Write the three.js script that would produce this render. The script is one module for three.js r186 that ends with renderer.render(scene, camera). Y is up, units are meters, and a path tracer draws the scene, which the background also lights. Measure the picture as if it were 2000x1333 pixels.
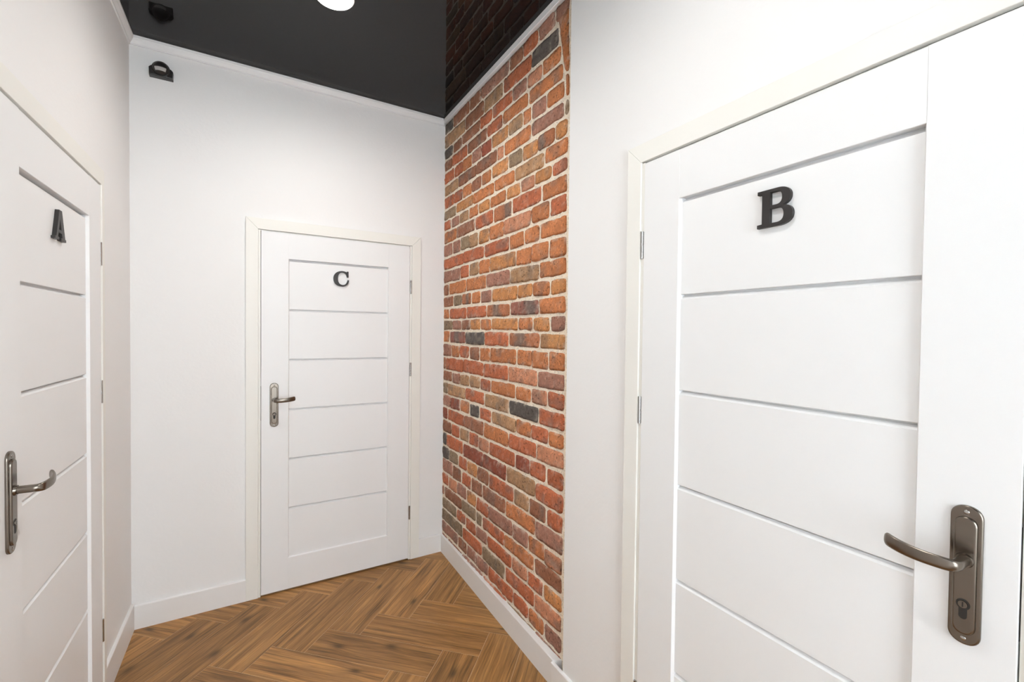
import * as THREE from 'three';
import { RectAreaLightUniformsLib } from 'three/addons/lights/RectAreaLightUniformsLib.js';
import { RoundedBoxGeometry } from 'three/addons/geometries/RoundedBoxGeometry.js';
import { mergeGeometries } from 'three/addons/utils/BufferGeometryUtils.js';

// ------------------------------------------------------------------ camera, sky, exposure
const D = Math.PI / 180;
const scene = new THREE.Scene();
const camera = new THREE.PerspectiveCamera(2 * Math.atan(666.5 / 895.83) / D, 2000 / 1333, 0.05, 60);
camera.rotation.order = 'YXZ';
camera.position.set(0, 1.4867, 0);
camera.rotation.set(-0.0185, -31.42 * D, 0.0109);
scene.add(camera);

scene.background = new THREE.Color().setRGB(0.88, 0.965, 1.02);      // bright overcast sky beyond the added window behind the camera
scene.backgroundIntensity = 13.0;

const renderer = new THREE.WebGLRenderer({ antialias: true });
renderer.toneMapping = THREE.LinearToneMapping;
renderer.toneMappingExposure = 0.97;
renderer.shadowMap.enabled = true;
renderer.shadowMap.type = THREE.PCFSoftShadowMap;
RectAreaLightUniformsLib.init();
const LAMP_COLOR = new THREE.Color().setRGB(1.0, 0.975, 0.93);
const LAMP_CANDELA = 3.95;

// ------------------------------------------------------------------ helpers
let seed = 20240611;
const rnd = () => { seed |= 0; seed = seed + 0x6D2B79F5 | 0; let t = Math.imul(seed ^ seed >>> 15, 1 | seed); t = t + Math.imul(t ^ t >>> 7, 61 | t) ^ t; return ((t ^ t >>> 14) >>> 0) / 4294967296; };
const hash = (x, y, s) => { let h = Math.imul(x | 0, 374761393) + Math.imul(y | 0, 668265263) + Math.imul(s | 0, 1442695041); h = Math.imul(h ^ h >>> 13, 1274126177); return ((h ^ h >>> 16) >>> 0) / 4294967296; };
function noise(x, y, s = 0, px = 0, py = 0) {         // value noise 0..1, optional wrap periods
  const xi = Math.floor(x), yi = Math.floor(y), fx = x - xi, fy = y - yi;
  const wx = (i) => px ? ((i % px) + px) % px : i, wy = (i) => py ? ((i % py) + py) % py : i;
  const u = fx * fx * (3 - 2 * fx), v = fy * fy * (3 - 2 * fy);
  const a = hash(wx(xi), wy(yi), s), b = hash(wx(xi + 1), wy(yi), s), c = hash(wx(xi), wy(yi + 1), s), d = hash(wx(xi + 1), wy(yi + 1), s);
  return a + (b - a) * u + (c - a) * v + (a - b - c + d) * u * v;
}
const fbm = (x, y, s = 0, o = 4, px = 0, py = 0) => { let r = 0, a = 0.5, n = 0; for (let i = 0; i < o; i++) { r += a * noise(x, y, s + i * 17, px, py); n += a; a *= 0.5; x *= 2; y *= 2; px *= 2; py *= 2; } return r / n; };
const clamp = (x, a = 0, b = 1) => Math.min(b, Math.max(a, x));
const smooth = (a, b, x) => { const t = clamp((x - a) / (b - a)); return t * t * (3 - 2 * t); };
function dataTexture(w, h, fn, srgb) {
  const d = new Uint8Array(w * h * 4);
  for (let y = 0; y < h; y++) for (let x = 0; x < w; x++) {
    const c = fn(x / w, y / h), i = (y * w + x) * 4;
    if (typeof c === 'number') d[i] = d[i + 1] = d[i + 2] = clamp(c) * 255;
    else for (let k = 0; k < 3; k++) d[i + k] = clamp(c[k]) * 255;
    d[i + 3] = 255;
  }
  const t = new THREE.DataTexture(d, w, h, THREE.RGBAFormat);
  t.wrapS = t.wrapT = THREE.RepeatWrapping; t.magFilter = THREE.LinearFilter; t.minFilter = THREE.LinearMipmapLinearFilter; t.generateMipmaps = true;
  if (srgb) t.colorSpace = THREE.SRGBColorSpace;
  t.needsUpdate = true;
  return t;
}
const taken = {};
function numbered(name) { const n = taken[name] = (taken[name] ?? -1) + 1; return n ? name + '_' + String(n).padStart(3, '0') : name; }
function mesh(name, geo, mat, parent) {
  const m = new THREE.Mesh(geo, mat); m.name = name; m.castShadow = m.receiveShadow = true; parent.add(m); return m;
}
function top(name, label, category, kind, group) {
  const o = new THREE.Group(); o.name = numbered(name); o.userData = { label, category };
  if (kind) o.userData.kind = kind;
  if (group) o.userData.group = group;
  scene.add(o); return o;
}
function structureMesh(name, geo, mat, label, category) {
  const m = mesh(numbered(name), geo, mat, scene); m.userData = { kind: 'structure', label, category }; return m;
}
function box(x0, x1, y0, y1, z0, z1) { const g = new THREE.BoxGeometry(x1 - x0, y1 - y0, z1 - z0); g.translate((x0 + x1) / 2, (y0 + y1) / 2, (z0 + z1) / 2); return g; }
function rbox(x0, x1, y0, y1, z0, z1, r = 0.002, s = 2) { const g = new RoundedBoxGeometry(x1 - x0, y1 - y0, z1 - z0, s, r); g.translate((x0 + x1) / 2, (y0 + y1) / 2, (z0 + z1) / 2); return g; }
const merge = (list) => mergeGeometries(list.map((g) => { const q = g.index ? g.toNonIndexed() : g; for (const k of Object.keys(q.attributes)) if (!['position', 'normal', 'uv'].includes(k)) q.deleteAttribute(k); return q; }));
const shapeOf = (pts) => { const s = new THREE.Shape(); pts.forEach(([x, y], i) => i ? s.lineTo(x, y) : s.moveTo(x, y)); s.closePath(); return s; };
function uvMetres(g) {                                  // box-projected texture coordinates in metres
  const q = g.index ? g.toNonIndexed() : g; q.computeVertexNormals?.call(q); const p = q.attributes.position, n = q.attributes.normal, uv = new Float32Array(p.count * 2);
  for (let i = 0; i < p.count; i++) {
    const ax = Math.abs(n.getX(i)), ay = Math.abs(n.getY(i)), az = Math.abs(n.getZ(i));
    const [a, b] = az >= ax && az >= ay ? [p.getX(i), p.getY(i)] : ax >= ay ? [p.getZ(i), p.getY(i)] : [p.getX(i), p.getZ(i)];
    uv[2 * i] = a; uv[2 * i + 1] = b;
  }
  q.setAttribute('uv', new THREE.BufferAttribute(uv, 2)); return q;
}

// Each wall is a vertical plane: t its turn, d its distance from the point below the camera. Along the wall runs u (to the right when you face it).
const WALL = { left: { t: -88.16 * D, d: 0.5033 }, back: { t: 0, d: 2.8678 }, right: { t: 91.39 * D, d: 1.0997 }, brick: { t: 91.76 * D, d: 1.1303 }, front: { t: 180 * D, d: 1.8 } };
function at(o, side, u = 0, y = 0, off = 0) {
  const { t, d } = WALL[side];
  o.position.set(Math.sin(t) * (d - off) + Math.cos(t) * u, y, -Math.cos(t) * (d - off) + Math.sin(t) * u);
  o.rotation.y = -t; return o;
}
const pointOn = (side, u, off = 0) => { const o = at(new THREE.Object3D(), side, u, 0, off); return [o.position.x, o.position.z]; };
function cross(a, b, offA = 0, offB = 0) {                // plan point where two wall planes meet
  const A = WALL[a], B = WALL[b], a1 = Math.sin(A.t), b1 = -Math.cos(A.t), c1 = A.d - offA, a2 = Math.sin(B.t), b2 = -Math.cos(B.t), c2 = B.d - offB, det = a1 * b2 - a2 * b1;
  return [(c1 * b2 - c2 * b1) / det, (a1 * c2 - a2 * c1) / det];
}
const uOf = (side, [x, z]) => { const { t } = WALL[side]; return x * Math.cos(t) + z * Math.sin(t); };

const CEIL = 2.9, PLASTER = -0.012;                       // the plaster lies 12 mm behind the door leaves

// ------------------------------------------------------------------ materials
const plasterBump = dataTexture(512, 512, (x, y) => 0.6 * fbm(x * 48, y * 48, 3, 3, 48, 48) + 0.4 * fbm(x * 8, y * 8, 9, 2, 8, 8));
const paint = (r, g, b, o = {}) => new THREE.MeshStandardMaterial({ color: new THREE.Color().setRGB(r, g, b), roughness: 0.9, ...o });
plasterBump.repeat.set(2, 2);
const M = {
  plaster: paint(0.885, 0.88, 0.875, { bumpMap: plasterBump, bumpScale: 0.0006 }),
  lacquer: paint(0.87, 0.875, 0.88, { roughness: 0.42 }),
  casing: paint(0.875, 0.865, 0.82, { roughness: 0.45 }),
  skirting: paint(0.87, 0.86, 0.85, { roughness: 0.45 }),
  crown: paint(0.87, 0.87, 0.87, { roughness: 0.5 }),
  ceiling: new THREE.MeshPhysicalMaterial({ color: new THREE.Color().setRGB(0.010, 0.010, 0.011), roughness: 0.5, specularIntensity: 0.0, clearcoat: 0.6, clearcoatRoughness: 0.0 }),
  nickel: new THREE.MeshStandardMaterial({ color: new THREE.Color().setRGB(0.20, 0.172, 0.145), metalness: 1, roughness: 0.27 }),
  hinge: new THREE.MeshStandardMaterial({ color: new THREE.Color().setRGB(0.42, 0.41, 0.40), metalness: 1, roughness: 0.25 }),
  dark: paint(0.02, 0.018, 0.016, { roughness: 0.6 }),
  letter: paint(0.022, 0.019, 0.018, { roughness: 0.45 }),
  sensor: paint(0.014, 0.013, 0.013, { roughness: 0.35 }),
  lens: paint(0.42, 0.41, 0.40, { roughness: 0.3 }),
  glow: new THREE.MeshStandardMaterial({ color: 0xffffff, emissive: LAMP_COLOR, emissiveIntensity: 9, roughness: 0.6 }),
  fitting: paint(0.85, 0.85, 0.85, { roughness: 0.4 }),
};

// ------------------------------------------------------------------ walls
const DOOR = { w: 0.8403, top: 2.03, stile: 0.1366, line: 1.8868, pitch: 0.2824 };
const LEAF = { left: 1.4695, back: 0.1367, right: -1.0671 };   // u of each leaf's left edge
function wallGeo(u0, u1, holeU, front = PLASTER) {             // plaster with a recess for the door, solid behind it
  const s = shapeOf([[u0, 0], [u1, 0], [u1, CEIL], [u0, CEIL]]), T = 0.09;
  if (holeU !== undefined) {
    const a = holeU - 0.016, b = holeU + DOOR.w + 0.016;
    s.curves.length = 0; [[u0, 0], [a, 0], [a, DOOR.top + 0.012], [b, DOOR.top + 0.012], [b, 0], [u1, 0], [u1, CEIL], [u0, CEIL]].forEach(([x, y], i) => i ? s.lineTo(x, y) : s.moveTo(x, y)); s.closePath();
  }
  const g = new THREE.ExtrudeGeometry(s, { depth: T, bevelEnabled: false }); g.translate(0, 0, front - T);
  return uvMetres(merge([g, box(u0, u1, 0, CEIL, front - T - 0.12, front - T)]));
}
const cornerLB = cross('left', 'back', PLASTER, PLASTER), cornerBR = cross('back', 'brick', PLASTER, 0), cornerLF = cross('left', 'front', PLASTER, 0), cornerRF = cross('right', 'front', PLASTER, 0);
at(structureMesh('wall_left', wallGeo(uOf('left', cornerLF) - 0.05, uOf('left', cornerLB), LEAF.left), M.plaster, 'white plastered wall on the left around door A', 'wall'), 'left');
at(structureMesh('wall_back', wallGeo(uOf('back', cornerLB) - 0.2, uOf('back', cornerBR) + 0.2, LEAF.back), M.plaster, 'white plastered end wall around door C', 'wall'), 'back');
const EDGE = -1.482;                                           // u where the plaster of the right wall stops and the brickwork begins
at(structureMesh('wall_right', wallGeo(EDGE, uOf('right', cornerRF) + 0.05, LEAF.right), M.plaster, 'white plastered wall on the right around door B', 'wall'), 'right');
{ // wall behind the camera; its unseen window is added to supply cool daylight fill
  const l = uOf('front', cornerRF) - 0.1, r = uOf('front', cornerLF) + 0.1, a = -0.78, b = 0.30, y0 = 0.55, y1 = 2.7;
  const s = shapeOf([[l, 0], [r, 0], [r, CEIL], [l, CEIL]]); s.holes.push(new THREE.Path([[a, y0], [b, y0], [b, y1], [a, y1]].map((q) => new THREE.Vector2(...q))));
  const g = new THREE.ExtrudeGeometry(s, { depth: 0.2, bevelEnabled: false }); g.translate(0, 0, -0.2);
  at(structureMesh('wall_front', uvMetres(g), M.plaster, 'white plastered wall with the added window behind the viewer', 'wall'), 'front');
  const w = top('window_1', 'added white framed casement window behind the viewer, placed for daylight fill', 'window', 'structure'); at(w, 'front');
  const F = 0.06, mid = (a + b) / 2;
  mesh('window_frame', merge([rbox(a, a + F, y0, y1, -0.12, -0.05), rbox(b - F, b, y0, y1, -0.12, -0.05), rbox(a + F, b - F, y0, y0 + F, -0.12, -0.05), rbox(a + F, b - F, y1 - F, y1, -0.12, -0.05), rbox(mid - 0.035, mid + 0.035, y0 + F, y1 - F, -0.12, -0.05)]), M.lacquer, w);
  const glass = new THREE.MeshPhysicalMaterial({ color: 0xffffff, transmission: 1, thickness: 0, roughness: 0, ior: 1.45 });
  mesh('pane', box(a + F, mid - 0.035, y0 + F, y1 - F, -0.088, -0.084), glass, w);
  mesh('pane', box(mid + 0.035, b - F, y0 + F, y1 - F, -0.088, -0.084), glass, w);
  mesh('window_sill', rbox(a - 0.03, b + 0.03, y0 - 0.03, y0, -0.05, 0.09, 0.005), M.lacquer, w);
}

// ------------------------------------------------------------------ ceiling: black glossy stretched sheet
{
  const o = [[-0.75, -3.1], [1.45, -3.1], [1.45, 2.05], [-0.75, 2.05]];
  const g = box(o[0][0], o[1][0], CEIL, CEIL + 0.12, o[0][1], o[2][1]);
  structureMesh('ceiling', g, M.ceiling, 'glossy black stretched ceiling', 'ceiling');
}

// ------------------------------------------------------------------ floor: wood-look tiles in herringbone
{
  const floor = top('floor', 'brown wood-look floor laid in herringbone', 'floor', 'structure');
  const W = 0.1757, L = 0.61, C0 = [-0.088, -2.397], G = 0.0011, S = Math.SQRT1_2;
  const woods = [];
  for (let k = 0; k < 7; k++) {
    const knots = []; for (let i = 0; i < [1, 0, 1, 0, 2, 0, 1][k]; i++) knots.push([0.1 + 0.8 * rnd(), 0.15 + 0.7 * rnd(), 0.5 + rnd()]);
    const tone = 0.92 + 0.16 * rnd(), wav = rnd() * 9;
    woods.push(dataTexture(768, 224, (x, y) => {
      let yy = y * 1.0 + 0.05 * (fbm(x * 3 + wav, y * 2, 40 + k, 3) - 0.5), kn = 0;
      for (const [kx, ky, ks] of knots) { const dx = (x - kx) * 3.47, dy = (y - ky) * 1; const r = Math.hypot(dx * 0.42, dy) / (0.06 * ks); kn = Math.max(kn, Math.exp(-r * r)); yy += Math.sign(dy || 1) * 0.05 * Math.exp(-(dx * dx * 6 + dy * dy * 12)); }
      const broad = fbm(x * 1.6 + wav, yy * 9, 60 + k, 3), fine = fbm(x * 7, yy * 60, 80 + k, 3), hair = fbm(x * 22, yy * 190, 90 + k, 2), streak = smooth(0.60, 0.78, fbm(x * 1.3 + 7, yy * 22, 110 + k, 3)), light = smooth(0.58, 0.8, fbm(x * 1.8 + 3, yy * 26, 130 + k, 3));
      let v = 0.73 + 0.34 * (broad - 0.5) + 0.24 * (fine - 0.5) + 0.13 * (hair - 0.5) - 0.14 * streak + 0.09 * light - 0.28 * kn;
      v = clamp(v, 0.1, 1.1) * tone;
      const rd = 0.865 * v, gr = 0.628 * v * (0.965 + 0.07 * broad), bl = 0.365 * v * (0.9 + 0.18 * broad);
      return [rd, gr, bl];
    }, true));
  }
  const mats = woods.map((map) => new THREE.MeshStandardMaterial({ map, bumpMap: map, bumpScale: 0.0004, roughness: 0.5 }));
  const clipPlanes = [['left', 0.0], ['back', 0.0], ['brick', 0.0], ['front', 0.0]].map(([s, off]) => { const { t, d } = WALL[s]; return [Math.sin(t), -Math.cos(t), d + 0.01 - off]; });
  function clip(poly) {
    for (const [a, b, c] of clipPlanes) {
      const out = [];
      poly.forEach((p, i) => { const q = poly[(i + 1) % poly.length], f = a * p[0] + b * p[1] - c, h = a * q[0] + b * q[1] - c; if (f <= 0) out.push(p); if ((f < 0) !== (h < 0)) { const k = f / (f - h); out.push([p[0] + k * (q[0] - p[0]), p[1] + k * (q[1] - p[1])]); } });
      poly = out; if (poly.length < 3) return [];
    }
    return poly;
  }
  function plank(l0, l1, m0, m1, along) {                   // extents along the two diagonals dL = (1,1)/sqrt2 and dM = (-1,1)/sqrt2 from C0
    const q = [[l0 + G, m0 + G], [l1 - G, m0 + G], [l1 - G, m1 - G], [l0 + G, m1 - G]].map(([l, m]) => [C0[0] + S * (l - m), C0[1] + S * (l + m)]);
    const poly = clip(q); if (poly.length < 3) return;
    let A = 0; poly.forEach((p, i) => { const r = poly[(i + 1) % poly.length]; A += p[0] * r[1] - p[1] * r[0]; }); if (Math.abs(A) < 0.002) return;
    const s = shapeOf(poly.map(([x, z]) => [x, -z])), g = new THREE.ExtrudeGeometry(s, { depth: 0.0075, bevelEnabled: true, bevelThickness: 0.0005, bevelSize: 0.0005, bevelOffset: -0.0005, bevelSegments: 1 });
    g.rotateX(-Math.PI / 2); g.translate(0, -0.008, 0);
    const p = g.attributes.position, uv = g.attributes.uv, fx = rnd() < 0.5, fy = rnd() < 0.5;
    for (let i = 0; i < p.count; i++) {
      const x = (p.getX(i) - C0[0]), z = (p.getZ(i) - C0[1]), l = S * (x + z), m = S * (z - x); let a = along === 'L' ? (l - l0) / L : (m - m0) / L, b = along === 'L' ? (m - m0) / W : (l - l0) / W;
      uv.setXY(i, fx ? 1 - a : a, fy ? 1 - b : b);
    }
    mesh('plank', g, mats[Math.floor(rnd() * mats.length)], floor);
  }
  for (let j = -4; j <= 6; j++) for (let k = -14; k <= 14; k++) {
    const l = k * W + j * L, m = -k * W + j * L, x = C0[0] + S * (l - m), z = C0[1] + S * (l + m);
    if (x < -1.6 || x > 2.2 || z < -4 || z > 3) continue;
    plank(l, l + W, m - L, m, 'M'); plank(l, l + L, m, m + W, 'L');
  }
  mesh('grout', box(-0.75, 1.4, -0.07, -0.0009, -3.05, 2.0), paint(0.60, 0.42, 0.26, { roughness: 0.9 }), floor);
}

// ------------------------------------------------------------------ brickwork on the right
{
  const wall = top('wall_right_brick', 'exposed red brick wall with pale mortar beyond the white plaster', 'wall', 'structure'); at(wall, 'brick');
  // courses: top and bottom of the course (mm), clay of each brick, the upright joints between them, where the course ends
  const COURSES = [
  [2872,2790,'gbbmbrmm',[-2776,-2521,-2359,-2037,-1904,-1769,-1634],-1535],
  [2790,2701,'tbtrg',[-2586,-2325,-2104,-1825],-1612],
  [2701,2622,'gbbrrmpo',[-2770,-2631,-2373,-2221,-2002,-1864,-1734],-1588],
  [2622,2545,'brbroo',[-2784,-2549,-2286,-2104,-1849],-1572],
  [2545,2463,'rromdctomo',[-2750,-2612,-2484,-2354,-2224,-2039,-1899,-1823,-1695],-1565],
  [2463,2382,'tbbpom',[-2682,-2421,-2163,-2087,-1824],-1563],
  [2382,2300,'rrobocvckc',[-2749,-2618,-2480,-2348,-2223,-2036,-1899,-1764,-1630],-1535],
  [2300,2226,'vcooto',[-2719,-2457,-2189,-1971,-1708],-1535],
  [2226,2152,'rmtococpcr',[-2795,-2662,-2518,-2385,-2242,-2053,-1914,-1789,-1648],-1535],
  [2152,2067,'obrkro',[-2701,-2430,-2199,-1996,-1728],-1535],
  [2067,1979,'mmvtcopor',[-2767,-2640,-2512,-2386,-2241,-2080,-1813,-1659],-1535],
  [1979,1896,'rrrooo',[-2589,-2307,-2020,-1878,-1738],-1535],
  [1896,1806,'mmrtocooo',[-2774,-2643,-2508,-2372,-2234,-1954,-1806,-1666],-1535],
  [1806,1722,'boomto',[-2825,-2550,-2279,-2010,-1738],-1535],
  [1722,1643,'bvkomccoc',[-2748,-2615,-2473,-2346,-2209,-1934,-1791,-1651],-1535],
  [1643,1565,'orrkKo',[-2815,-2538,-2269,-2006,-1739],-1535],
  [1565,1492,'vmbcococm',[-2760,-2618,-2481,-2345,-2210,-1925,-1790,-1650],-1535],
  [1492,1408,'oKgrkC',[-2805,-2552,-2290,-2015,-1729],-1535],
  [1408,1321,'morbooooo',[-2776,-2638,-2497,-2355,-2220,-1936,-1797,-1660],-1535],
  [1321,1235,'brrrpm',[-2869,-2579,-2298,-2016,-1744],-1535],
  [1235,1155,'bmttroopr',[-2759,-2622,-2487,-2341,-2211,-1944,-1798,-1662],-1535],
  [1155,1070,'vtrtgr',[-2831,-2547,-2287,-2003,-1734],-1535],
  [1070,990,'mdogrtoro',[-2775,-2627,-2481,-2349,-2201,-1932,-1794,-1655],-1535],
  [990,902,'drborp',[-2831,-2561,-2291,-2008,-1746],-1535],
  [902,816,'brtrprdrr',[-2762,-2629,-2490,-2359,-2223,-1940,-1804,-1665],-1535],
  [816,723,'grddtr',[-2843,-2575,-2299,-2026,-1749],-1535],
  [723,638,'gvrcbrtbr',[-2794,-2647,-2512,-2369,-2223,-1947,-1807,-1660],-1535],
  [638,547,'mbrbbom',[-2733,-2593,-2452,-2302,-2032,-1750],-1535],
  [547,462,'rpmcrmmop',[-2804,-2662,-2517,-2376,-2221,-1955,-1810,-1671],-1535],
  [462,381,'mbvvrob',[-2877,-2587,-2382,-2301,-2040,-1756],-1535],
  [381,300,'vrrmrprc',[-2664,-2525,-2378,-2235,-1963,-1811,-1677],-1535],
  [300,216,'vrvrp',[-2572,-2294,-2029,-1748],-1535],
  [216,134,'mbmmrrom',[-2640,-2504,-2369,-2219,-1944,-1799,-1667],-1535],
  [134,60,'mbmrvm',[-2815,-2574,-2279,-2013,-1741],-1535]
  ];
  const CLAY = { o: [180, 114, 72], r: [172, 98, 66], d: [142, 77, 58], c: [184, 126, 78], t: [164, 126, 92], v: [136, 114, 90], m: [154, 109, 91], b: [142, 94, 70], g: [90, 82, 77], p: [182, 124, 94], k: [162, 103, 70], K: [134, 86, 72], C: [180, 128, 82] };
  const lin = (c) => { c /= 255; return c <= 0.04045 ? c / 12.92 : Math.pow((c + 0.055) / 1.055, 2.4); };
  const grain = dataTexture(512, 512, (x, y) => 0.86 + 0.16 * (fbm(x * 24, y * 24, 5, 4, 24, 24) - 0.5) + 0.10 * (noise(x * 200, y * 200, 7, 200, 200) - 0.5) - 0.22 * smooth(0.80, 0.9, noise(x * 40, y * 40, 11, 40, 40)) + 0.10 * smooth(0.74, 0.86, noise(x * 52, y * 52, 13, 52, 52)), true);
  grain.repeat.set(3.2, 3.2);
  const clayMat = new THREE.MeshStandardMaterial({ vertexColors: true, map: grain, bumpMap: grain, bumpScale: 0.0015, roughness: 0.92 });
  const wob = (u, v, s, a) => a * (fbm(u * 22, v * 22, s, 3) - 0.5) * 2;
  let id = 0;
  function brick(q, clay) {                                  // q: four corners [u, y] from bottom left, anticlockwise
    const sd = 200 + id++ * 3, base = CLAY[clay].map(lin), lum = 0.92 + 0.22 * rnd();
    const len = Math.hypot(q[1][0] - q[0][0], q[1][1] - q[0][1]), hgt = Math.hypot(q[3][0] - q[0][0], q[3][1] - q[0][1]);
    const nx = Math.max(5, Math.round(len / 0.014)), ny = Math.max(5, Math.round(hgt / 0.012)), R = 0.005, front = 0.0026 + 0.0036 * rnd(), tilt = (rnd() - 0.5) * 0.004, round = 0.006 + 0.008 * rnd();
    const S = [-1, 0]; for (let i = 1; i < nx; i++) S.push(i / nx); S.push(1, 2);
    const T = [-1, 0]; for (let i = 1; i < ny; i++) T.push(i / ny); T.push(1, 2);
    const pos = [], col = [], uv = [], idx = [], cu = rnd() * 5, cv = rnd() * 5, px = 0.2 + 0.6 * rnd();
    for (const t of T) for (const s of S) {
      const skirt = s < 0 || s > 1 || t < 0 || t > 1, s0 = clamp(s), t0 = clamp(t);
      let x = (q[0][0] * (1 - s0) + q[1][0] * s0) * (1 - t0) + (q[3][0] * (1 - s0) + q[2][0] * s0) * t0, y = (q[0][1] * (1 - s0) + q[1][1] * s0) * (1 - t0) + (q[3][1] * (1 - s0) + q[2][1] * s0) * t0;
      const dx = Math.min(s0, 1 - s0) * len, dy = Math.min(t0, 1 - t0) * hgt;
      const cx = clamp(1 - dx / round), cy = clamp(1 - dy / round), k = cx * cy * 0.34 * round;     // worn corners
      x += (s0 < 0.5 ? 1 : -1) * k; y += (t0 < 0.5 ? 1 : -1) * k;
      const edge = clamp(1 - Math.min(dx, dy) / 0.016);
      x += wob(x, y, sd, 0.0045) * edge; y += wob(x + 9, y, sd + 1, 0.005) * edge;
      let z = front + tilt * (s0 - 0.5) * 2 + (fbm(x * 60, y * 60, sd + 2, 3) - 0.5) * 0.005 - smooth(0.68, 0.8, fbm(x * 34 + 5, y * 34, sd + 5, 2)) * 0.004;
      z = Math.max(z, 0.0027);
      if (!skirt && Math.min(dx, dy) < 1e-6) z -= 0.0008 + 0.0022 * noise(x * 70, y * 70, sd + 4);
      if (skirt) { z = -0.022; }
      pos.push(x, y, z); uv.push(x + cu, y + cv);
      let c = base.slice(); const f = lum * (0.82 + 0.4 * fbm(x * 30, y * 30, sd + 6, 3));
      c = c.map((h) => h * f);
      const grey = [0.13, 0.115, 0.10], mix = (w) => { c = c.map((h, i) => h * (1 - w) + grey[i] * w); };
      if (clay === 'k' || clay === 'K') mix(0.75 * smooth(0.28, 0.1, Math.abs(s0 - px) + 0.25 * (fbm(x * 40, y * 40, sd + 7, 2) - 0.5)));
      else if (clay === 'C') mix(0.4 * smooth(0.45, 0.2, s0));
      else mix(0.45 * smooth(0.62, 0.78, fbm(x * 16 + 3, y * 16, sd + 8, 2)));
      const lime = 0.55 * smooth(0.57, 0.75, fbm(x * 46, y * 46, sd + 9, 3)) * (0.25 + 0.75 * edge);   // mortar smeared on the face
      c = c.map((h, i) => h * (1 - lime) + [0.60, 0.50, 0.41][i] * lime);
      col.push(...c.map((h) => h * 1.55));
    }
    const n = S.length;
    for (let j = 0; j + 1 < T.length; j++) for (let i = 0; i + 1 < n; i++) { const a = j * n + i; idx.push(a, a + 1, a + n + 1, a, a + n + 1, a + n); }
    const g = new THREE.BufferGeometry(); g.setAttribute('position', new THREE.Float32BufferAttribute(pos, 3)); g.setAttribute('color', new THREE.Float32BufferAttribute(col, 3)); g.setAttribute('uv', new THREE.Float32BufferAttribute(uv, 2)); g.setIndex(idx); g.computeVertexNormals();
    mesh('brick', g, clayMat, wall);
  }
  const U0 = -2.912, J = 0.0056, bed = (u, i) => 0.004 * (fbm(u * 3.1, i * 1.7, 31, 2) - 0.5) * 2;
  COURSES.forEach(([zt, zb, clays, joints, end], i) => {
    const us = [U0, ...joints.map((x) => x / 1000), end / 1000], ht = 0.0075 + 0.003 * (rnd() - 0.5), hb = 0.0075 + 0.003 * (rnd() - 0.5);
    for (let k = 0; k < clays.length; k++) {
      const a = us[k] + J * (k ? 0.7 + 0.7 * rnd() : 0.3), b = us[k + 1] - J * (0.7 + 0.7 * rnd()); if (b - a < 0.015) continue;
      const sh = (rnd() - 0.5) * 0.005, y0 = zb / 1000 + hb + sh, y1 = zt / 1000 - ht + sh;
      brick([[a, y0 + bed(a, i + 1)], [b, y0 + bed(b, i + 1)], [b, y1 + bed(b, i)], [a, y1 + bed(a, i)]], clays[k]);
    }
  });
  brick([[-1.562, 2.568], [-1.536, 2.562], [-1.545, 2.826], [-1.616, 2.812]], 'o');     // brick set on end beside the plaster
  brick([[-1.556, 2.462], [-1.536, 2.462], [-1.536, 2.548], [-1.558, 2.55]], 'o');
  brick([[-1.558, 2.386], [-1.536, 2.386], [-1.536, 2.45], [-1.556, 2.45]], 'v');
  const mb = dataTexture(512, 512, (x, y) => 0.5 * fbm(x * 40, y * 40, 21, 4, 40, 40) + 0.5 * fbm(x * 120, y * 120, 23, 2, 120, 120)); mb.repeat.set(3, 3);
  const mc = dataTexture(512, 512, (x, y) => { const v = 0.96 + 0.10 * (fbm(x * 18, y * 18, 25, 4, 18, 18) - 0.5) - 0.16 * smooth(0.72, 0.86, noise(x * 90, y * 90, 27, 90, 90)); return [v, v * 0.945, v * 0.865]; }, true); mc.repeat.set(3, 3);
  const g = new THREE.PlaneGeometry(1.40, 2.80, 110, 220); g.translate(-2.22, 1.459, 0); const p = g.attributes.position, uv = g.attributes.uv;
  for (let i = 0; i < p.count; i++) { const x = p.getX(i), y = p.getY(i); p.setZ(i, -0.0005 + 0.005 * (fbm(x * 26, y * 26, 29, 3) - 0.5)); uv.setXY(i, x, y); }
  g.computeVertexNormals();
  const m = mesh('mortar', merge([g, box(-2.99, -1.45, 0, CEIL, -0.2, -0.016)]), new THREE.MeshStandardMaterial({ map: mc, bumpMap: mb, bumpScale: 0.003, roughness: 0.95 }), wall);
  m.userData.label = 'pale cream lime mortar between the bricks';
}

// ------------------------------------------------------------------ skirting boards and the bead under the ceiling
function skirtingGeo(front0, front1, back0, back1, h) {      // plan points of a board, front edge rounded over
  const prof = (f, b) => { const n = [f[0] - b[0], f[1] - b[1]], l = Math.hypot(...n), u = [n[0] / l, n[1] / l]; return [[0, 0], [l, 0], [l, h - 0.004], [l - 0.0012, h - 0.0012], [l - 0.004, h], [0, h]].map(([d, y]) => [b[0] + u[0] * d, y, b[1] + u[1] * d]); };
  const A = prof(front0, back0), B = prof(front1, back1), P = [], tri = (a, b, c) => P.push(...a, ...b, ...c);
  for (let i = 0; i < 6; i++) { const j = (i + 1) % 6; tri(A[i], A[j], B[j]); tri(A[i], B[j], B[i]); }
  for (let i = 1; i < 5; i++) { tri(A[0], A[i + 1], A[i]); tri(B[0], B[i], B[i + 1]); }
  const g = new THREE.BufferGeometry(); g.setAttribute('position', new THREE.Float32BufferAttribute(P, 3)); g.computeVertexNormals(); return uvMetres(g);
}
const SK = 0.118, SKF = 0.001;
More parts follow.
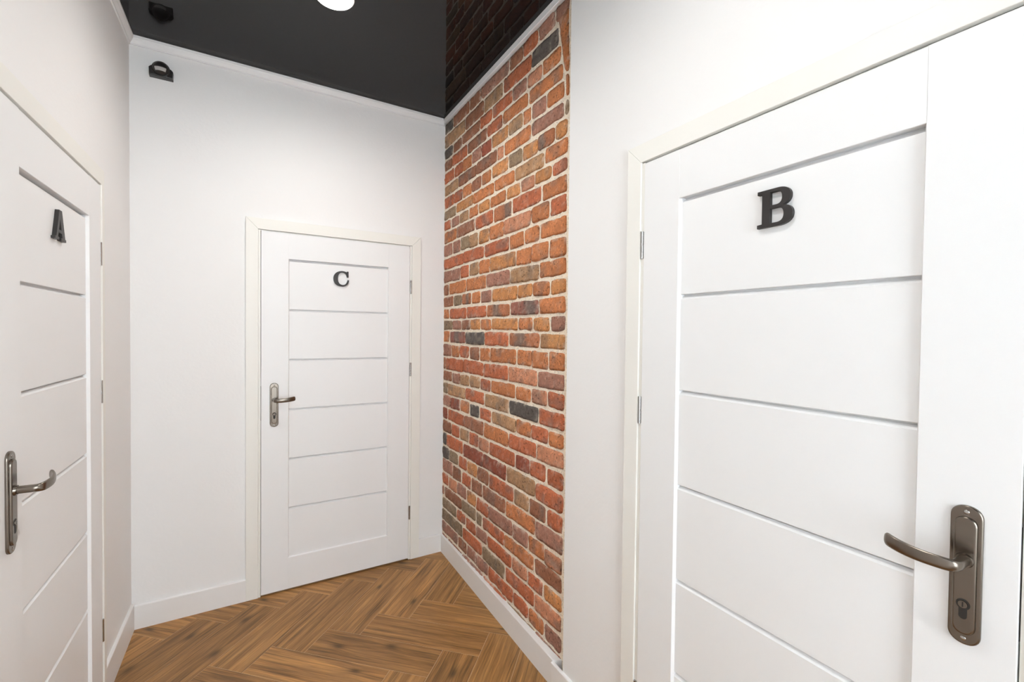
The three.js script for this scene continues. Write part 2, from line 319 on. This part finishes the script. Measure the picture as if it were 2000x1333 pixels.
const FR = { in: 0.014, out: 0.073, topIn: 2.0375, topOut: 2.097 };   // door frame edges relative to the leaf
const skirtOn = (name, side, u0, u1, label, h = SK) => structureMesh(name, skirtingGeo(pointOn(side, u0, SKF), pointOn(side, u1, SKF), pointOn(side, u0, PLASTER), pointOn(side, u1, PLASTER), h), M.skirting, label, 'baseboard');
const cLB = cross('left', 'back', SKF, SKF), cBR = cross('back', 'brick', SKF, 0.014);
skirtOn('baseboard_left', 'left', LEAF.left + DOOR.w + 0.046, uOf('left', cLB), 'white baseboard on the left wall beside the frame of door A', 0.13);
skirtOn('baseboard_left', 'left', uOf('left', cornerLF), LEAF.left - FR.out, 'white baseboard on the left wall behind the viewer', 0.13);
skirtOn('baseboard_back', 'back', uOf('back', cLB), LEAF.back - FR.out, 'white baseboard left of door C');
skirtOn('baseboard_back', 'back', LEAF.back + DOOR.w + FR.out, uOf('back', cBR), 'short white baseboard between door C and the brick wall');
{
  const seam = -1.556, f1 = pointOn('brick', seam, 0.0335), f0 = cBR;
  structureMesh('baseboard_right', skirtingGeo(f0, f1, pointOn('brick', uOf('brick', cBR) - 0.01, -0.006), pointOn('brick', -1.532, -0.006), SK), M.skirting, 'white baseboard along the brick wall', 'baseboard');
  const u0 = uOf('right', pointOn('brick', seam + 0.0006, 0.03));
  skirtOn('baseboard_right', 'right', u0, LEAF.right - FR.out, 'white baseboard between the brick wall and the frame of door B', SK - 0.006);
  skirtOn('baseboard_right', 'right', LEAF.right + DOOR.w + FR.out, uOf('right', cornerRF), 'white baseboard on the right wall behind the viewer', SK - 0.006);
}
function beadGeo(p0, p1, q0, q1, prof) {                      // profile points [out, down] swept from the corner p0 to p1; q are points 1 m out
  const row = (p, q) => prof.map(([o, d]) => [p[0] + (q[0] - p[0]) * o, CEIL - d, p[1] + (q[1] - p[1]) * o]), A = row(p0, q0), B = row(p1, q1), P = [], n = prof.length;
  for (let i = 0; i < n; i++) { const j = (i + 1) % n; P.push(...A[i], ...B[j], ...A[j], ...A[i], ...B[i], ...B[j]); }
  const g = new THREE.BufferGeometry(); g.setAttribute('position', new THREE.Float32BufferAttribute(P, 3)); g.computeVertexNormals(); return uvMetres(g);
}
const PROF = [[0, 0], [0, 0.042], [0.006, 0.042], [0.0065, 0.034], [0.010, 0.029], [0.015, 0.022], [0.018, 0.014], [0.020, 0.012], [0.020, 0]];
const PROFB = [[-0.004, 0], [-0.004, 0.030], [0.014, 0.030], [0.016, 0.028], [0.016, 0]];
const mit = (a, b, oa, ob, ea = 0, eb = 0) => cross(a, b, oa, ob);
function bead(name, side, prevSide, nextSide, offs, prof, label) {
  const c0 = cross(side, prevSide, offs[0], offs[1]), c1 = cross(side, nextSide, offs[0], offs[2]), q0 = cross(side, prevSide, offs[0] + 1, offs[1] + 1), q1 = cross(side, nextSide, offs[0] + 1, offs[2] + 1);
  structureMesh(name, beadGeo(c0, c1, q0, q1, prof), M.crown, label, 'trim');
}
bead('trim_1', 'back', 'left', 'brick', [PLASTER, PLASTER, 0], PROF, 'white ceiling bead above the end wall with door C');
bead('trim_2', 'left', 'front', 'back', [PLASTER, 0, PLASTER], PROF, 'white ceiling bead above the left wall');
{
  const c0 = cross('brick', 'back', 0, PLASTER), q0 = cross('brick', 'back', 1, PLASTER + 1), e = pointOn('brick', -1.50), f = pointOn('brick', -1.50, 1);
  structureMesh('trim_3', beadGeo(c0, e, q0, f, PROFB), M.crown, 'white ceiling strip above the brick wall', 'trim');
  const a = pointOn('right', EDGE, PLASTER), b = pointOn('right', EDGE, PLASTER + 1), c = cross('right', 'front', PLASTER, 0), d = cross('right', 'front', PLASTER + 1, 1);
  structureMesh('trim_4', beadGeo(a, c, b, d, PROF), M.crown, 'white ceiling bead above the right wall', 'trim');
}

// ------------------------------------------------------------------ doors
function beveledPrism(pts, z0, z1, bevel) { const g = new THREE.ExtrudeGeometry(shapeOf(pts), { depth: z1 - z0 - bevel, bevelEnabled: true, bevelThickness: bevel, bevelSize: bevel, bevelOffset: -bevel, bevelSegments: 2 }); g.translate(0, 0, z0); return g; }
function frame(name, side, label, outR = FR.out) {
  const o = at(top(name, label, 'door frame', 'structure'), side, LEAF[side]), w = DOOR.w, a = -FR.in, A = -FR.out, b = w + FR.in, B = w + outR, Z0 = PLASTER, Z1 = 0.0025;
  const e = 0.0002;
  mesh('casing', beveledPrism([[A, 0], [a, 0], [a, FR.topIn - e], [A, FR.topOut - e]], Z0, Z1, 0.0015), M.casing, o);
  mesh('casing', beveledPrism([[b, 0], [B, 0], [B, FR.topOut - e], [b, FR.topIn - e]], Z0, Z1, 0.0015), M.casing, o);
  mesh('casing', beveledPrism([[A, FR.topOut + e], [a, FR.topIn + e], [b, FR.topIn + e], [B, FR.topOut + e]], Z0, Z1, 0.0015), M.casing, o);
  mesh('jamb', rbox(a + 0.0004, -0.002, 0, DOOR.top + 0.005, -0.06, -0.003, 0.001), M.casing, o);
  mesh('jamb', rbox(w + 0.002, b - 0.0004, 0, DOOR.top + 0.005, -0.06, -0.003, 0.001), M.casing, o);
  mesh('jamb', rbox(a, b, DOOR.top + 0.0022, FR.topIn + 0.0005, -0.06, -0.014, 0.0008), M.casing, o);
  return o;
}
function leverGeo(s) {
  const path = new THREE.CatmullRomCurve3([[0, 0, 0.004], [0, 0, 0.022], [0, 0, 0.040], [0.004, 0.0003, 0.0500], [0.018, 0.001, 0.0550], [0.045, 0.002, 0.0570], [0.070, 0.004, 0.0540], [0.090, 0.006, 0.0465], [0.104, 0.0075, 0.037]].map((q) => new THREE.Vector3(...q)), false, 'catmullrom', 0.5);
  const N = 44, K = 16, P = [], I = [], up = new THREE.Vector3(0, 1, 0);
  for (let i = 0; i <= N; i++) {
    const k = i / N, c = path.getPoint(k), t = path.getTangent(k), n = new THREE.Vector3().crossVectors(t, up).normalize(), y = new THREE.Vector3().crossVectors(n, t).normalize();
    const end = k > 0.93 ? Math.sqrt(Math.max(0, 1 - ((k - 0.93) / 0.07) ** 2)) : 1, m = smooth(0.22, 0.5, k);
    const ha = (0.0090 + 0.0022 * m + 0.0012 * smooth(0.5, 0.9, k)) * Math.max(end, 0.02), hb = (0.0085 - 0.0043 * m) * Math.max(end, 0.02);
    for (let j = 0; j < K; j++) { const a = j / K * Math.PI * 2, ca = Math.cos(a), sa = Math.sin(a), p = c.clone().addScaledVector(y, ha * Math.sign(ca) * Math.abs(ca) ** 0.8).addScaledVector(n, hb * Math.sign(sa) * Math.abs(sa) ** 0.8); P.push(p.x * s, p.y, p.z); }
  }
  for (let i = 0; i < N; i++) for (let j = 0; j < K; j++) { const a = i * K + j, b = i * K + (j + 1) % K, c = a + K, d = b + K; s > 0 ? I.push(a, b, d, a, d, c) : I.push(a, d, b, a, c, d); }
  const g = new THREE.BufferGeometry(); g.setAttribute('position', new THREE.Float32BufferAttribute(P, 3)); g.setIndex(I); g.computeVertexNormals(); return g;
}
function plateShape(w, h, arc) { const s = new THREE.Shape(), a = w / 2, b = h / 2 - arc; s.moveTo(-a, -b); s.bezierCurveTo(-a, -b - arc * 0.62, -a * 0.58, -h / 2, 0, -h / 2); s.bezierCurveTo(a * 0.58, -h / 2, a, -b - arc * 0.62, a, -b); s.lineTo(a, b); s.bezierCurveTo(a, b + arc * 0.62, a * 0.58, h / 2, 0, h / 2); s.bezierCurveTo(-a * 0.58, h / 2, -a, b + arc * 0.62, -a, b); return s; }
function extr(s, z0, z1, bev, seg = 3) { const g = new THREE.ExtrudeGeometry(s, { depth: Math.max(0.0002, z1 - z0 - bev), bevelEnabled: bev > 0, bevelThickness: bev, bevelSize: bev, bevelOffset: -bev, bevelSegments: seg, curveSegments: 14 }); g.translate(0, 0, z0); return g; }
function keyShape(r, sw, sl) { const s = new THREE.Shape(), a = Math.asin(sw / 2 / r); s.absarc(0, 0, r, -Math.PI / 2 + a, Math.PI * 1.5 - a, false); s.lineTo(-sw / 2, -sl); s.absarc(0, -sl, sw / 2, Math.PI, Math.PI * 2, false); s.closePath(); return s; }
const plateGeo = extr(plateShape(0.043, 0.246, 0.021), -0.0005, 0.0060, 0.0028), raisedGeo = (() => { const g = extr(plateShape(0.031, 0.208, 0.016), 0.004, 0.0105, 0.0035); return g; })();
const leverR = leverGeo(1), leverL = leverGeo(-1), roseGeo = (() => { const g = new THREE.CylinderGeometry(0.0115, 0.0135, 0.007, 28); g.rotateX(Math.PI / 2); g.translate(0, 0, 0.0115); return g; })();
const holeGeo = extr(keyShape(0.0094, 0.0112, 0.0205), 0.0095, 0.0108, 0), cylGeo = (() => { const g = new THREE.CylinderGeometry(0.0062, 0.0066, 0.003, 24); g.rotateX(Math.PI / 2); g.translate(0, 0, 0.0112); return g; })(), slotGeo = box(-0.0009, 0.0009, -0.0042, 0.0042, 0.0122, 0.0129), screwGeo = (() => { const g = new THREE.SphereGeometry(0.0042, 16, 8, 0, Math.PI * 2, 0, Math.PI / 2); g.rotateX(Math.PI / 2); g.scale(1, 1, 0.45); return g; })();
const knuckle = (y0, y1, r) => { const g = new THREE.CylinderGeometry(r, r, y1 - y0, 20); g.translate(0, (y0 + y1) / 2, 0); return g; };
const hingeGeo = merge([rbox(-0.0055, 0.0055, -0.0430, -0.0012, -0.012, 0.0012, 0.001), rbox(-0.0055, 0.0055, 0.0008, 0.0430, -0.012, 0.0012, 0.001), knuckle(-0.044, 0.044, 0.0042)]);
const pinGeo = (() => { const g = new THREE.CylinderGeometry(0.0014, 0.0014, 0.0012, 12); g.rotateX(Math.PI / 2); g.translate(0, 0, 0.0014); return g; })();
function door(name, side, handleLeft, label) {
  const o = at(top(name, label, 'door', 'structure'), side, LEAF[side]), { w, stile, line, pitch } = DOOR, y0 = 0.011, y1 = DOOR.top, B = -0.026, GV = 0.006;
  mesh('core', box(0.0005, w - 0.0005, y0, y1 - 0.0005, -0.040, B), M.lacquer, o);
  // stiles and rails: proud of the panels by 10 mm, inner edge splayed
  const splay = 0.004, prismX = (pts, ya, yb) => { const g = new THREE.ExtrudeGeometry(shapeOf(pts), { depth: yb - ya, bevelEnabled: false }); g.rotateX(-Math.PI / 2); g.translate(0, ya, 0); return g; };  // plan (x, -z) extruded upwards
  const st = [[0, -B], [0, 0.0012], [0.0012, 0], [stile - 0.0006, 0], [stile, 0.0008], [stile + splay, 0.010], [stile + splay, -B]]; 
  mesh('stile', prismX(st, y0, y1), M.lacquer, o);
  mesh('stile', prismX(st.map(([x, z]) => [w - x, z]).reverse(), y0, y1), M.lacquer, o);
  const railGeo = (pts) => { const g = new THREE.ExtrudeGeometry(shapeOf(pts), { depth: w - 2 * stile, bevelEnabled: false }); g.rotateY(Math.PI / 2); g.translate(stile, 0, 0); return g; };   // section (-z, y)
  const dip = 0.0004;
  mesh('rail', railGeo([[-B, line + 0.001], [0.010, line + 0.001], [0.0014, line], [dip, line + 0.001], [dip, y1 - 0.001], [0.0014, y1], [-B, y1]]), M.lacquer, o);
  const yb = line - 6 * pitch;
  mesh('rail', railGeo([[-B, y0], [dip, y0], [dip, yb - 0.004], [0.0014, yb - 0.003], [0.010, yb], [-B, yb]]), M.lacquer, o);
  for (let i = 0; i < 6; i++) {
    const t = line - i * pitch - GV * (i ? 1 : 0.7), b = line - (i + 1) * pitch + (i === 5 ? -0.001 : 0), P = 0.010;
    mesh('panel', railGeo([[-B, b], [P + 0.001, b], [P, b + 0.001], [P, t - 0.008], [P + 0.0006, t - 0.0076], [P + 0.010, t], [-B, t]]), M.lacquer, o);
  }
  // handle set
  const hx = handleLeft ? 0.0645 : w - 0.0645, h = new THREE.Group(); h.name = 'handle'; h.position.set(hx, 1.068, 0); h.userData.label = 'brushed nickel lever handle on a long plate'; o.add(h);
  mesh('plate', plateGeo, M.nickel, h); mesh('raised_plate', raisedGeo, M.nickel, h);
  const lv = mesh('lever', handleLeft ? leverR : leverL, M.nickel, h); lv.position.set(0, 0.028, 0.006);
  const ro = mesh('collar', roseGeo, M.nickel, h); ro.position.y = 0.028;
  const kh = mesh('keyhole', holeGeo, M.dark, h); kh.position.y = -0.050;
  const cy = mesh('lock_cylinder', cylGeo, M.nickel, h); cy.position.y = -0.050;
  const ks = mesh('key_slot', slotGeo, M.dark, h); ks.position.y = -0.050;
  for (const y of [-0.112, 0.112]) { const s = mesh('screw', screwGeo, M.hinge, h); s.position.set(0, y, 0.0058); }
  const ex = handleLeft ? -0.0016 : w + 0.0002;
  mesh('latch_plate', box(ex, ex + 0.0014, 0.985, 1.175, -0.03, -0.004), M.dark, o);
  for (const y of [0.308, 1.241, 1.772]) { const g = mesh('hinge', hingeGeo, M.hinge, o); g.position.set(handleLeft ? w + 0.0078 : -0.0078, y, -0.0008); for (const dy of [-0.010, 0.034]) { const p = mesh('screw', pinGeo, M.dark, g); p.position.set(-0.0018, dy, 0); } }
  return o;
}
frame('trim_5', 'left', 'cream door frame around door A', 0.046); frame('trim_6', 'right', 'cream door frame around door B'); frame('trim_7', 'back', 'cream door frame around door C');
door('door_1', 'left', true, 'white six-panel door with the letter A on the left wall');
door('door_2', 'right', false, 'white six-panel door with the letter B on the right wall');
door('door_3', 'back', true, 'white six-panel door with the letter C on the end wall');

// ------------------------------------------------------------------ letters
const P2 = (pts) => { const p = new THREE.Path(); draw(p, pts); return p; };
function draw(p, pts) { pts.forEach((q, i) => i === 0 ? p.moveTo(q[0], q[1]) : q.length === 2 ? p.lineTo(q[0], q[1]) : p.bezierCurveTo(...q)); }
function glyph(outer, holes = []) { const s = new THREE.Shape(); draw(s, outer); for (const h of holes) s.holes.push(P2(h)); return s; }
const GLYPHS = {                                              // slab-serif capitals, 1 high
  A: glyph([[0, 0], [0.36, 0], [0.36, 0.085], [0.265, 0.10], [0.305, 0.235], [0.60, 0.235], [0.64, 0.10], [0.545, 0.085], [0.545, 0], [1.0, 0], [1.0, 0.085], [0.915, 0.10], [0.625, 1.0], [0.375, 1.0], [0.095, 0.10], [0, 0.085]], [[[0.345, 0.345], [0.452, 0.71], [0.56, 0.345]]]),
  B: glyph([[0, 0], [0.56, 0], [0.80, 0, 0.94, 0.10, 0.94, 0.275], [0.94, 0.415, 0.85, 0.50, 0.70, 0.525], [0.83, 0.555, 0.885, 0.645, 0.885, 0.755], [0.885, 0.91, 0.76, 1.0, 0.55, 1.0], [0, 1.0], [0, 0.905], [0.13, 0.895], [0.13, 0.105], [0, 0.095]], [[[0.35, 0.095], [0.35, 0.475], [0.53, 0.475], [0.65, 0.475, 0.71, 0.405, 0.71, 0.285], [0.71, 0.155, 0.65, 0.095, 0.52, 0.095]], [[0.35, 0.565], [0.35, 0.905], [0.51, 0.905], [0.62, 0.905, 0.665, 0.845, 0.665, 0.735], [0.665, 0.62, 0.61, 0.565, 0.51, 0.565]]]),
  C: glyph([[0.94, 0.985], [0.845, 0.985], [0.815, 0.925], [0.74, 0.985, 0.65, 1.0, 0.55, 1.0], [0.22, 1.0, 0, 0.79, 0, 0.49], [0, 0.19, 0.21, -0.01, 0.54, -0.01], [0.78, -0.01, 0.95, 0.12, 0.975, 0.425], [0.875, 0.425], [0.845, 0.215, 0.73, 0.095, 0.575, 0.095], [0.38, 0.105, 0.275, 0.24, 0.275, 0.495], [0.275, 0.75, 0.38, 0.90, 0.565, 0.90], [0.715, 0.90, 0.815, 0.80, 0.84, 0.60], [0.94, 0.60]]),
};
function letter(ch, side, label) {
  const H = 0.091, g = new THREE.ExtrudeGeometry(GLYPHS[ch], { depth: 0.10, curveSegments: 14, bevelEnabled: true, bevelThickness: 0.008, bevelSize: 0.007, bevelOffset: -0.007, bevelSegments: 2 });
  g.computeBoundingBox(); const b = g.boundingBox; g.translate(-(b.min.x + b.max.x) / 2, -(b.min.y + b.max.y) / 2, 0.008); g.scale(H, H, H);
  const m = mesh('letter_' + ch.toLowerCase(), g, M.letter, scene); m.userData = { label, category: 'letter' };
  at(m, side, LEAF[side] + DOOR.w / 2, 1.796, -0.0100); return m;
}
letter('A', 'left', 'black raised serif letter A mounted on the left door');
letter('B', 'right', 'black raised serif letter B mounted on the right door');
letter('C', 'back', 'black raised serif letter C mounted on the far door');

// ------------------------------------------------------------------ motion sensor
{
  const o = at(top('motion_sensor', 'small black motion sensor high on the end wall near the left corner', 'sensor'), 'back', -0.297, 2.752, PLASTER);
  mesh('housing', (() => { const s = shapeOf([[-0.047, -0.027], [0.047, -0.027], [0.048, 0.010], [0.040, 0.019], [0.028, 0.021], [-0.028, 0.021], [-0.040, 0.019], [-0.048, 0.010]]); return extr(s, 0, 0.034, 0.005, 2); })(), M.sensor, o);
  const eye = mesh('eye', (() => { const g = new THREE.SphereGeometry(0.035, 40, 28); return g; })(), M.sensor, o); eye.position.set(0, 0.011, 0.026);
  const lens = mesh('lens', (() => { const g = new THREE.SphereGeometry(0.0355, 28, 10, Math.PI * 0.5 - 0.72, 1.44, Math.PI / 2 + 0.08, 0.48); return g; })(), M.lens, o); lens.position.copy(eye.position);
  mesh('collar', (() => { const g = new THREE.TorusGeometry(0.0335, 0.0035, 10, 44); g.scale(1, 1, 1); return g; })(), M.sensor, o).position.set(0, 0.009, 0.034);
  lens.userData.label = 'pale grey sensor window';
}

// ------------------------------------------------------------------ ceiling lights
function ceilingLight(x, z, label) {
  const o = top('ceiling_light', label, 'ceiling light', null, 'round ceiling lights along the corridor'); o.position.set(x, CEIL, z);
  const prof = [[0.082, 0], [0.082, -0.004], [0.081, -0.0052], [0.078, -0.006], [0.076, -0.005], [0.0755, 0]].map(([r, y]) => new THREE.Vector2(r, y));
  mesh('rim', new THREE.LatheGeometry(prof, 56), M.fitting, o);
  mesh('diffuser', (() => { const g = new THREE.LatheGeometry([[0.0005, -0.016], [0.045, -0.0158], [0.068, -0.0145], [0.0745, -0.011], [0.0758, 0]].map(([r, y]) => new THREE.Vector2(r, y)), 56); return g; })(), M.glow, o);
  const l = new THREE.SpotLight(LAMP_COLOR, LAMP_CANDELA, 0, 89 * D, 1, 2); l.name = 'lamp_light'; l.position.set(0, -0.03, 0); l.target.position.set(0, -1, 0); l.castShadow = true; l.shadow.radius = 3.5; l.shadow.mapSize.set(1024, 1024); o.add(l, l.target);
}
ceilingLight(0.368, -2.072, 'round glowing ceiling light in the glossy black ceiling near door C');
ceilingLight(0.33, -0.7, 'round glowing ceiling light above the viewer');

renderer.render(scene, camera);
